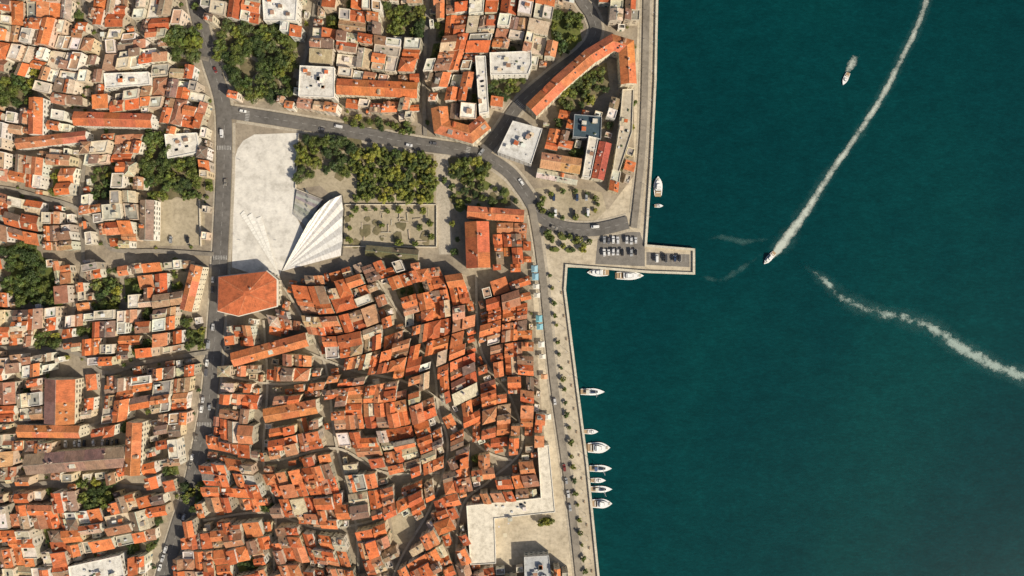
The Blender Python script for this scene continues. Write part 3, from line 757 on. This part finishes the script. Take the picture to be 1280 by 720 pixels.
# ------------------------------------------------------------------ trees
def make_tree(i,Rr,Ht,nc,base,flat=0.6):
    rnd=random.Random(100+i); mb=MB()
    def cone(a,b2,r0,r1,k=6):
        d=Vector(b2)-Vector(a); u=d.orthogonal().normalized(); v=d.cross(u).normalized()
        for j in range(k):
            t0,t1=2*math.pi*j/k,2*math.pi*(j+1)/k
            p=lambda c,r,t:tuple(Vector(c)+(u*math.cos(t)+v*math.sin(t))*r)
            mb.face([p(a,r0,t0),p(a,r0,t1),p(b2,r1,t1),p(b2,r1,t0)],1,(1,1,1))
    cz=Ht*0.62
    cone((0,0,0),(0.1,0.1,Ht*0.45),0.28*Rr/4,0.18*Rr/4)
    cl=[]
    for k in range(nc):
        for _ in range(20):
            x,y,z=rnd.uniform(-1,1),rnd.uniform(-1,1),rnd.uniform(-1,1)
            if x*x+y*y+z*z<1: break
        rr=rnd.uniform(0.75,1.1)
        cl.append((x*Rr*0.78*rr,y*Rr*0.78*rr,cz+z*Ht*0.3*flat/0.6,rnd.uniform(0.2,0.42)*Rr*0.8))
    for k in range(6):
        c_=cl[k]; cone((0.1,0.1,Ht*0.4),(c_[0]*.8,c_[1]*.8,c_[2]),0.13*Rr/4,0.04)
    for (cx,cy,czz,cr) in cl:
        sh=rnd.uniform(0.55,1.5); hue=rnd.uniform(-.12,.15)
        nl=int(46+cr*28)
        for _ in range(nl):
            d=Vector((rnd.gauss(0,1),rnd.gauss(0,1),rnd.gauss(0.25,1))).normalized(); rad=cr*rnd.uniform(0.55,1.08)
            c0=Vector((cx,cy,czz))+Vector((d.x*rad,d.y*rad,d.z*rad*0.75))
            nrm=(d+Vector((rnd.gauss(0,.5),rnd.gauss(0,.5),rnd.gauss(0.3,.5)))).normalized()
            u=nrm.orthogonal().normalized(); v=nrm.cross(u); t=rnd.uniform(0,6.28); u,v=u*math.cos(t)+v*math.sin(t),v*math.cos(t)-u*math.sin(t)
            s=rnd.uniform(0.16,0.34); k2=sh*rnd.uniform(0.75,1.3)
            c_=(base[0]*k2*(1+hue),base[1]*k2,base[2]*k2*(1-hue))
            mb.face([tuple(c0-u*s*1.3),tuple(c0-v*s*.8),tuple(c0+u*s*1.3),tuple(c0+v*s*.8)],0,c_)
    ob=mb.obj('tree',[M_LEAF,M_BARK]); me=ob.data; bpy.data.objects.remove(ob); return me,Rr
TREES=[make_tree(0,5.5,9,34,(0.065,0.09,0.02)),make_tree(1,4.5,8,28,(0.09,0.115,0.022)),make_tree(2,6,10,40,(0.055,0.08,0.02)),
 make_tree(3,4,7,26,(0.13,0.15,0.028)),make_tree(4,5,8,30,(0.08,0.10,0.028)),make_tree(5,3,5,20,(0.11,0.13,0.03)),make_tree(6,2.6,4.5,18,(0.075,0.10,0.022))]
def tree(x,y,r,kinds=None,name='broadleaf_tree'):
    me,R0=random.choice([TREES[k] for k in kinds] if kinds else TREES)
    ob=bpy.data.objects.new(name,me); ob.location=(*W(x,y),0); s=r/R0; ob.scale=(s*U(.9,1.1),s*U(.9,1.1),s*U(.85,1.1)); ob.rotation_euler=(0,0,U(0,6.28)); col.objects.link(ob)
nt_=0
for ti,(p,s,rr) in enumerate(TREEZ):
    xs=[a[0] for a in p];ys=[a[1] for a in p]; pts=[]
    for _ in range(900):
        x,y=U(min(xs),max(xs)),U(min(ys),max(ys))
        if inp(p,x,y) and all((x-a)**2+(y-b2)**2>(s*0.82)**2 for a,b2 in pts):
            if ti==0 and ((x-315)**2+(y-88)**2<13**2 or abs((y-60)-(x-300)*.5)<3): continue
            if ti==2 and (R()<0.12 or (x-446)%25>22.5): continue
            pts.append((x,y))
    kinds=[3,5,3,1] if ti==2 else [0,2,4,6,1] if ti in(5,6) else [0,1,2,4,4] if ti<2 else None
    for x,y in pts: tree(x,y,U(*rr),kinds); nt_+=1
for q,z in gardens:
    for _ in range(random.choice([1,2,3,3])):
        a,b2=U(.15,.85),U(.15,.85); p=lerp(lerp(q[0],q[1],a),lerp(q[3],q[2],a),b2); tree(p[0],p[1],U(1.8,3.8)); nt_+=1
free=np.argwhere((lab>0)&(~occ))
for ii in np.random.randint(0,len(free),900):
    yi,xi=free[ii]
    z_=lab[yi,xi]
    if z_ in (1,6) and R()<.88: continue
    if R()<.5: continue
    if occ[max(0,yi-2):yi+3,max(0,xi-2):xi+3].sum()>6: continue
    tree(xi+OX,yi+OY,U(1.0,2.2),[5,6,3],'garden_shrub'); nt_+=1
for i in range(24):
    t=i/23; p=lerp((683,345),(726,712),t); tree(p[0]+U(-1,1)+5,p[1]+U(-3,3),U(1.5,2.6),[5,6,3])
for i in range(14):
    a=i/14*6.28; tree(711+36*math.cos(a),256+17*math.sin(a),U(1.8,3),[5,6,3])
for x,y in [(684,292),(690,300),(700,294),(712,296),(722,300),(690,312),(704,308),(716,312),(728,312),(736,302),(683,651),(690,650),(676,652),(792,60),(791,90),(790,130),(789,160),(455,350),(455,365),(362,540),(610,500),(246,10),(252,35),(440,270),(446,262),(458,262),(470,262),(485,264),(500,263),(515,265),(530,264),(538,280),(540,296),(438,285),(438,300),(520,305),(500,304),(556,226),(566,280),(572,300),(568,315),(478,282),(525,285)]: tree(x,y,U(1.8,3.4),[5,6,3,1])
print('TREES',nt_)
for (x,y,w,h_) in [(688,297,12,7),(704,297,12,7),(720,302,12,7),(694,312,12,6),(712,313,12,6),(730,306,8,6),(683,651,16,10)]:
    sheet('planting_bed',[(x-w/2,y),(x-w/4,y-h_/2),(x+w/4,y-h_/2),(x+w/2,y),(x+w/4,y+h_/2),(x-w/4,y+h_/2)],G_GRASS)

# ------------------------------------------------------------------ cars
m,nt,b,o=newmat('car_paint'); oi=N(nt,'ShaderNodeObjectInfo')
r=N(nt,'ShaderNodeValToRGB'); r.color_ramp.interpolation='CONSTANT'; cols=[(0.7,0.7,0.69),(0.3,0.31,0.32),(0.02,0.02,0.022),(0.5,0.5,0.5),(0.10,0.10,0.11),(0.6,0.6,0.6),(0.03,0.05,0.10),(0.72,0.72,0.7),(0.05,0.05,0.055),(0.18,0.03,0.025),(0.22,0.2,0.17)]
e=r.color_ramp.elements
while len(e)<len(cols): e.new(0.5)
pp=[0,.14,.26,.40,.52,.62,.72,.78,.86,.94,.97]
for i,c in enumerate(cols): e[i].position=pp[i]; e[i].color=(*c,1)
nt.links.new(oi.outputs['Random'],r.inputs[0]); nt.links.new(r.outputs[0],b.inputs['Base Color']); b.inputs['Roughness'].default_value=0.3; b.inputs['Coat Weight'].default_value=0.5; M_CAR=m
m,nt,b,o=newmat('tyre_rubber'); b.inputs['Base Color'].default_value=(0.02,0.02,0.02,1); M_TYRE=m
def loft(mb,secs,mat,c,cap=True):
    for i in range(len(secs)-1):
        a,b2=secs[i],secs[i+1]; n=len(a)
        for j in range(n):
            k=(j+1)%n; mb.face([a[j],a[k],b2[k],b2[j]],mat,c)
    if cap: mb.face(list(reversed(secs[0])),mat,c); mb.face(secs[-1],mat,c)
def make_car(L=4.3,Wd=1.8,van=False):
    mb=MB()
    st=[(-L/2,.45,.75,.80),(-L/2+.15,.30,.92,.92),(-L*.3,.25,.98,1.0),(0,.25,.95,1.0),(L*.2,.25,.93,1.0),(L/2-.25,.28,.80,.93),(L/2,.42,.66,.78)]
    secs=[[(x,-Wd/2*k,z0),(x,Wd/2*k,z0),(x,Wd/2*k,z1-.15),(x,Wd/2*k*.88,z1),(x,-Wd/2*k*.88,z1),(x,-Wd/2*k,z1-.15)] for x,z0,z1,k in st]
    loft(mb,secs,0,(1,1,1))
    r0,r1,w0,w1=(-L*.42,-L*.36,L*.22,L*.08) if not van else (-L*.47,-L*.45,L*.36,L*.26)
    zt=1.48 if not van else 1.95
    B=[(r0,-.78,.93),(w0,-.78,.93),(w0,.78,.93),(r0,.78,.93)]; T=[(r1,-.62,zt-.04),(w1,-.62,zt-.04),(w1,.62,zt-.04),(r1,.62,zt-.04)]
    for j in range(4): k=(j+1)%4; mb.face([B[j],B[k],T[k],T[j]],1 if not(van and j!=1) else 0,(0,0,0))
    mb.prism([(r1-.05,-.66),(w1+.05,-.66),(w1+.05,.66),(r1-.05,.66)],zt-.05,zt,0,(1,1,1))
    for sx in (-L*.31,L*.31):
        for sy in (-1,1):
            k=10; ring=lambda y:[(sx+.32*math.cos(t*6.283/k),y,.32+.32*math.sin(t*6.283/k)) for t in range(k)]
            loft(mb,[ring(sy*Wd*.36),ring(sy*Wd*.5)],2,(0,0,0))
    for sy in (-.62,.62): mb.box(L/2-.12,sy,.6,.2,.3,.14,0,3,(0.8,0.8,0.8)); mb.box(-L/2+.06,sy,.65,.1,.3,.14,0,3,(0.4,0.02,0.02)); mb.box(L*.14,sy*1.55,.95,.15,.2,.14,0,0,(1,1,1))
    ob=mb.obj('car',[M_CAR,M_GLASS,M_TYRE,M_TRIM]); me=ob.data; bpy.data.objects.remove(ob); return me
CARS=[make_car(),make_car(3.9,1.72),make_car(4.6,1.85),make_car(5.0,1.95,True)]
def car(x,y,ang,name='parked_car'):
    ob=bpy.data.objects.new(name,random.choice(CARS[:3]) if R()<.88 else CARS[3]); ob.location=(*W(x,y),ZT); ob.rotation_euler=(0,0,ang+(math.pi if R()<.4 else 0)); col.objects.link(ob)
for y0 in (300.5,315.5):
    for i in range(8):
        if R()<.88: car(754.8+i*5.6,y0+U(-.6,.6),math.pi/2+U(-.04,.04))
for i in range(8):
    if R()<.8: car(814.8+i*5.6,323+U(-.5,.5),math.pi/2)
for i in range(12): 
    if R()<.8: car(84+i*5.8,554-i*.2,math.pi/2+U(-.05,.05))
for i in range(8):
    if R()<.5: car(692+i*5.8,247+U(-.4,.4),math.pi/2)
    if R()<.3: car(694+i*5.8,266+U(-.4,.4),math.pi/2)
def along(key,offs,step,prob,t0=0,t1=1,name='parked_car'):
    sp=smooth(ROADS[key][0]); n=len(sp); d=0; last=-99
    for i in range(int(n*t0),int(n*t1)-1):
        a,b2=sp[i],sp[i+1]; L=math.dist(a,b2); ang=math.atan2(-(b2[1]-a[1]),b2[0]-a[0]); t=0
        while t<L:
            if d+t-last>step:
                last=d+t
                if R()<prob:
                    p=lerp(a,b2,t/L); nx,ny=-(b2[1]-a[1])/L,(b2[0]-a[0])/L; car(p[0]+nx*offs,p[1]+ny*offs,ang,name)
            t+=1
        d+=L
along('A',7,11.5,.35,.5,.95); along('A',2.8,120,.7,name='car'); along('A',-2.8,140,.7,name='car')
along('B',3.5,110,.6,name='car'); along('B',-3.5,120,.6,name='car'); along('C',5,12,.35,.4,1); along('C',-2.6,90,.6,name='car'); along('D',2.2,16,.2)
for x,y,a in [(196,262,0),(196,268,0),(215,300,1.5),(236,300,1.5)]: car(x,y,a)

# ------------------------------------------------------------------ boats
m,nt,b,o=newmat('gelcoat'); b.inputs['Base Color'].default_value=(0.8,0.8,0.78,1); b.inputs['Roughness'].default_value=0.25; M_GEL=m
m,nt,b,o=newmat('teak_deck'); nt.links.new(ramp(nt,noise(nt,pos(nt),3),[(0.3,(0.3,0.2,0.11)),(0.7,(0.42,0.3,0.18))]),b.inputs['Base Color']); b.inputs['Roughness'].default_value=0.7; M_TEAK=m
BO=[M_GEL,M_TEAK,M_GLASS,M_TRIM]
def boat(x,y,L,Wd,ang,kind,name):
    mb=MB(); n=12; secs=[]
    def hb(t): return (0.82+0.18*math.sin(min(1,t*1.6)*1.57))*(1-max(0,(t-.45)/.55)**2.2)
    st=[]
    for i in range(n+1):
        t=i/n; st.append((-L/2+L*t,max(0.02,Wd/2*hb(t)),0.09*L**.7*(.75+.35*t)+.3))
    secs=[[(x0,-w*.55,-.3),(x0,w*.55,-.3),(x0,w,z*.5),(x0,w,z),(x0,w*.94,z+.02),(x0,-w*.94,z+.02),(x0,-w,z),(x0,-w,z*.5)] for x0,w,z in st]
    loft(mb,secs,0,(1,1,1))
    zd=st[3][2]+.06
    T=[(st[i][0],st[i][1]*.8) for i in range(0,5)]; mb.prism([(a,-w) for a,w in T]+[(a,w) for a,w in reversed(T)],zd-.05,zd+.03,1,(1,1,1))
    def cab(t0,t1,k,z0,hh,mat=0,slope=.12,c=(1,1,1)):
        P=[]; N_=6
        for i in range(N_+1):
            t=t0+(t1-t0)*i/N_; P.append((-L/2+L*t,Wd/2*hb(t)*k*(1-.35*(i/N_)**3)))
        B=[(a,-w) for a,w in P]+[(a,w) for a,w in reversed(P)]
        cx=-L/2+L*(t0+t1)/2; Tt=[(cx+(a-cx)*(1-slope),w*(1-slope)) for a,w in B]
        m_=len(B)
        for i in range(m_):
            j=(i+1)%m_; mb.face([(*B[i],z0),(*B[j],z0),(*Tt[j],z0+hh),(*Tt[i],z0+hh)],mat,c)
        return Tt,z0+hh
    if kind=='yacht':
        T1,z1=cab(.22,.78,.74,zd,1.1,2); mb.prism(inset(ccw(T1),-.15),z1,z1+.14,0,(1,1,1))
        T2,z2=cab(.3,.6,.55,z1+.142,.8,2,.2); mb.prism(inset(ccw(T2),-.1),z2,z2+.1,0,(1,1,1))
        mb.box(-L*.12,0,z2+.1,.15,Wd*.6,.5,0,0,(1,1,1)); mb.box(-L/2-.35,0,.25,.8,Wd*.7,.12,0,1,(1,1,1))
        mb.box(L*.36,0,zd+.25,L*.08,Wd*.25,.1,0,3,(0.5,0.45,0.35)); mb.box(-L*.36,0,zd+.03,.6,Wd*.5,.4,0,3,(0.7,0.66,0.58))
    elif kind=='sail':
        T1,z1=cab(.38,.74,.55,zd,.45,0); mb.prism(inset(ccw(T1),.25),z1,z1+.04,2,(0,0,0))
        mb.box(-L*.3,0,zd+.03,L*.2,Wd*.35,.05,0,3,(0.12,0.1,0.08))
        mb.box(L*.08,0,zd,.18,.18,L*1.15,0,3,(0.7,0.7,0.7)); mb.box(-L*.11,0,zd+1.3,L*.36,.35,.35,0,3,random.choice([(0.05,0.09,0.2),(0.65,0.63,0.58)]))
        for zz in (.4,.75): mb.box(L*.08,0,zd+L*zz,.1,Wd*.7,.08,0,3,(0.7,0.7,0.7))
        mb.box(-L*.22,0,zd+1.75,L*.13,Wd*.6,.06,0,3,random.choice([(0.05,0.09,0.2),(0.6,0.58,0.5)]))
    else:
        T1,z1=cab(.5,.68,.7,zd,.55,2,.25); mb.prism(inset(ccw(T1),.05),z1,z1+.05,0,(1,1,1))
        for k in (-.22,-.05): mb.box(L*k,0,zd+.03,.5,Wd*.5,.4,0,3,(0.6,0.58,0.55))
        mb.box(-L/2-.2,0,.1,.5,.45,1.1,0,3,(0.05,0.05,0.06))
    ob=mb.obj(name,BO); ob.location=(*W(x,y),-1.6); ob.rotation_euler=(0,0,ang); return ob
boat(741,490,15,4.4,0,'sail','sailing_yacht')
boat(739,540,9,3.2,0,'speed','motorboat')
boat(749,560,14,7,0,'yacht','motor_yacht'); boat(751,586,14,4.4,0,'sail','sailing_yacht'); boat(748,601,9.5,3.2,0,'speed','motorboat')
boat(752,612,13.5,4.2,0,'sail','sailing_yacht'); boat(753,630,12.5,6,0,'yacht','motor_yacht')
boat(747,340.5,13,5,math.pi,'yacht','motor_yacht'); boat(788,344.5,17,5.4,0,'yacht','motor_yacht')
boat(823,232,12,5.5,math.pi/2,'yacht','motor_yacht'); boat(824,257,5.5,2.2,0,'speed','motorboat')
boat(962,323,9.5,3.6,math.radians(228),'yacht','motorboat'); boat(1058,98,8.5,3.2,math.radians(246),'speed','motorboat')

# foam wakes
def foam_mat(name,dens,lo,hi,sc,colr,patch=0.7):
    m,nt,b,o=newmat(name)
    a=N(nt,'ShaderNodeVertexColor',layer_name='Col').outputs[0]
    sep=N(nt,'ShaderNodeSeparateColor'); nt.links.new(a,sep.inputs[0])
    nz=noise(nt,pos(nt),sc,9,0.85); nz2=noise(nt,pos(nt),sc*.2,4,0.6)
    av=N(nt,'ShaderNodeMath',operation='MULTIPLY_ADD'); nt.links.new(nz2,av.inputs[0]); av.inputs[1].default_value=patch; av.inputs[2].default_value=-patch/2
    s0=N(nt,'ShaderNodeMath',operation='ADD'); nt.links.new(nz,s0.inputs[0]); nt.links.new(av.outputs[0],s0.inputs[1])
    mul=N(nt,'ShaderNodeMath',operation='MULTIPLY'); nt.links.new(sep.outputs[0],mul.inputs[0]); nt.links.new(sep.outputs[1],mul.inputs[1])
    ml2=N(nt,'ShaderNodeMath',operation='MULTIPLY_ADD'); nt.links.new(mul.outputs[0],ml2.inputs[0]); ml2.inputs[1].default_value=0.6; ml2.inputs[2].default_value=-0.35
    add=N(nt,'ShaderNodeMath',operation='ADD'); nt.links.new(s0.outputs[0],add.inputs[0]); nt.links.new(ml2.outputs[0],add.inputs[1])
    mr=N(nt,'ShaderNodeMapRange'); mr.inputs[1].default_value=lo; mr.inputs[2].default_value=hi; mr.inputs[4].default_value=dens
    nt.links.new(add.outputs[0],mr.inputs[0])
    nt.links.new(mr.outputs[0],b.inputs['Alpha']); b.inputs['Base Color'].default_value=(*colr,1); b.inputs['Roughness'].default_value=0.9
    return m
F1=foam_mat('foam',0.85,0.40,0.80,0.7,(0.55,0.60,0.53),0.9); F2=foam_mat('broken_foam',0.75,0.56,0.82,0.9,(0.40,0.50,0.45),1.1)
F3=foam_mat('thin_foam_film',0.13,0.32,0.85,0.3,(0.16,0.32,0.30)); F4=foam_mat('faint_slick',0.16,0.40,0.8,0.5,(0.2,0.36,0.33),1.0)
def wake(pts,mat,name,z,pw=1.6):
    sp=smooth(pts,12); P=[W(p[0],p[1]) for p in sp]; mb=MB(); K=8
    lines=[]
    for k in range(K+1):
        v=-1+2*k/K
        ln=[]
        for i,p in enumerate(P):
            a=P[max(0,i-1)];c=P[min(len(P)-1,i+1)]; d=Vector((c[0]-a[0],c[1]-a[1])).normalized()
            w=sp[i][2]*S/2; ln.append((p[0]-d.y*v*w,p[1]+d.x*v*w,z))
        lines.append(ln)
    for k in range(K):
        for i in range(len(P)-1):
            i0=len(mb.c); mb.face([lines[k][i],lines[k][i+1],lines[k+1][i+1],lines[k+1][i]],0,(1,1,1))
            vs=[-1+2*k/K]*2+[-1+2*(k+1)/K]*2; ss=[sp[i][3],sp[i+1][3],sp[i+1][3],sp[i][3]]
            for j in range(4):
                mb.c[i0+j*4]=max(0,1-abs(vs[j])**pw); mb.c[i0+j*4+1]=max(0,ss[j])
    mb.obj(name,[mat])
MW=[(960,328,5,1.0),(968,318,11,1.3),(985,297,18,1.15),(1010,262,14,1.0),(1040,215,12,.93),(1075,165,11,.88),(1105,118,11,.88),(1130,70,11,.85),(1150,28,11,.85),(1166,-20,11,.8),(1180,-80,11,.8)]
wake(MW,F1,'boat_wake',-1.55)
wake([(x,y,w*2.0,.8) for x,y,w,s in MW[1:]],F3,'boat_wake',-1.57)
wake([(1058,102,3,.6),(1060,90,9,1.0),(1066,78,16,.8),(1074,60,20,.1)],F1,'boat_wake',-1.55)
OW=[(1000,328,6,.0),(1025,345,16,.85),(1060,375,26,.8),(1100,390,22,.92),(1140,400,26,.9),(1170,412,28,1.05),(1205,436,26,1.15),(1240,455,26,1.15),(1280,470,26,1.2),(1340,490,26,1.0)]
wake(OW,F2,'old_wake',-1.55,1.2)
wake([(x,y,w*1.4,s*.9) for x,y,w,s in OW],F3,'old_wake',-1.565)
wake([(872,343,8,.3),(900,350,12,.8),(925,338,12,.8),(955,316,8,.5)],F4,'old_wake',-1.54)
wake([(880,298,8,.3),(905,296,12,.8),(935,302,12,.8),(970,296,8,.2)],F4,'old_wake',-1.53)

# ------------------------------------------------------------------ street furniture
def make_lamp():
    mb=MB(); k=8
    for z0,z1,r0,r1 in ((0,.5,.16,.12),(.5,6,.08,.05)):
        mb2=[[(r*math.cos(j*6.283/k),r*math.sin(j*6.283/k),z) for j in range(k)] for z,r in ((z0,r0),(z1,r1))]; loft(mb,mb2,0,(0.1,0.1,0.1))
    mb.box(.6,0,5.9,1.3,.08,.08,0,0,(0.1,0.1,0.1)); mb.box(1.3,0,5.82,.7,.28,.12,0,0,(0.5,0.5,0.5))
    ob=mb.obj('l',[M_TRIM]); me=ob.data; bpy.data.objects.remove(ob); return me
def make_bench():
    mb=MB()
    for k in range(4): mb.box(0,-.25+k*.15,.43,1.8,.11,.05,0,0,(0.3,0.2,0.12))
    for k in range(2): mb.box(0,.33,.6+k*.18,1.8,.05,.12,0,0,(0.3,0.2,0.12))
    for s in (-.7,.7): mb.box(s,0,0,.08,.6,.43,0,0,(0.1,0.1,0.1)); mb.box(s,.3,.43,.06,.06,.5,0,0,(0.1,0.1,0.1))
    ob=mb.obj('l',[M_TRIM]); me=ob.data; bpy.data.objects.remove(ob); return me
LM=make_lamp(); BN=make_bench()
def inst(me,name,x,y,a,z=.03):
    ob=bpy.data.objects.new(name,me); ob.location=(*W(x,y),z); ob.rotation_euler=(0,0,a); col.objects.link(ob)
for i in range(13):
    t=i/12; p=lerp((700,352),(738,700),t); inst(LM,'street_lamp',p[0],p[1],math.pi)
    inst(BN,'park_bench',p[0]+2,p[1]+14,math.pi/2)
for i in range(8): inst(LM,'street_lamp',817-i*.8,20+i*36,math.pi)
for x,y in [(300,200),(365,190),(300,300),(345,300)]: inst(LM,'street_lamp',x,y,0)
def awning(x,y,sx,sy,c):
    mb=MB(); cx,cy=W(x,y); h=2.8
    for a in (-1,1):
        for b2 in (-1,1): mb.box(cx+a*sx*.46,cy+b2*sy*.46,0.03,.1,.1,h,0,0,(0.5,0.5,0.5))
    z=h; P=[(cx-sx/2,cy-sy/2),(cx+sx/2,cy-sy/2),(cx+sx/2,cy+sy/2),(cx-sx/2,cy+sy/2)]
    r0,r1=(cx,cy-sy*.3,z+.9),(cx,cy+sy*.3,z+.9)
    mb.face([(*P[0],z),(*P[1],z),r0],0,c);mb.face([(*P[1],z),(*P[2],z),r1,r0],0,c);mb.face([(*P[2],z),(*P[3],z),r1],0,c);mb.face([(*P[3],z),(*P[0],z),r0,r1],0,c)
    mb.obj('canvas_awning',[M_TRIM])
for y,c,l in ((336,(0.25,0.42,0.5),7),(346,(0.22,0.4,0.5),7),(358,(0.6,0.58,0.52),5),(369,(0.6,0.57,0.5),5),(398,(0.15,0.38,0.45),7),(408,(0.18,0.4,0.48),6),(430,(0.62,0.6,0.55),6),(445,(0.62,0.58,0.5),5),(470,(0.6,0.3,0.15),5),(520,(0.6,0.58,0.52),6)):
    awning(668+(y-336)*.09,y,4,l*.62,c)

# ------------------------------------------------------------------ light + camera
el=math.radians(40); sx,sy=math.cos(math.radians(-38)),math.sin(math.radians(-38))
sd=bpy.data.lights.new('sun','SUN'); sd.energy=4.8; sd.angle=math.radians(0.5); sd.color=(1,0.90,0.73)
so=bpy.data.objects.new('sun',sd); d=Vector((-sx*math.cos(el),-sy*math.cos(el),-math.sin(el))); so.rotation_euler=d.to_track_quat('-Z','Y').to_euler(); so.location=(300,-200,400); col.objects.link(so)
w=bpy.data.worlds.new('World'); scene.world=w; w.use_nodes=True; nt=w.node_tree
bg=nt.nodes['Background']; sk=nt.nodes.new('ShaderNodeTexSky'); sk.sky_type='NISHITA'; sk.sun_disc=False; sk.sun_elevation=el; sk.sun_rotation=math.atan2(sx,sy)
sk.dust_density=3.0
nt.links.new(sk.outputs[0],bg.inputs[0]); bg.inputs[1].default_value=0.08
cd=bpy.data.cameras.new('camera'); cd.sensor_width=36; cd.lens=36*H/640; cd.clip_end=30000; cd.clip_start=1
co=bpy.data.objects.new('camera',cd); co.location=(0,0,H); co.rotation_euler=(0,0,0); col.objects.link(co); scene.camera=co
scene.view_settings.view_transform='Standard'; scene.view_settings.look='None'; scene.view_settings.exposure=0
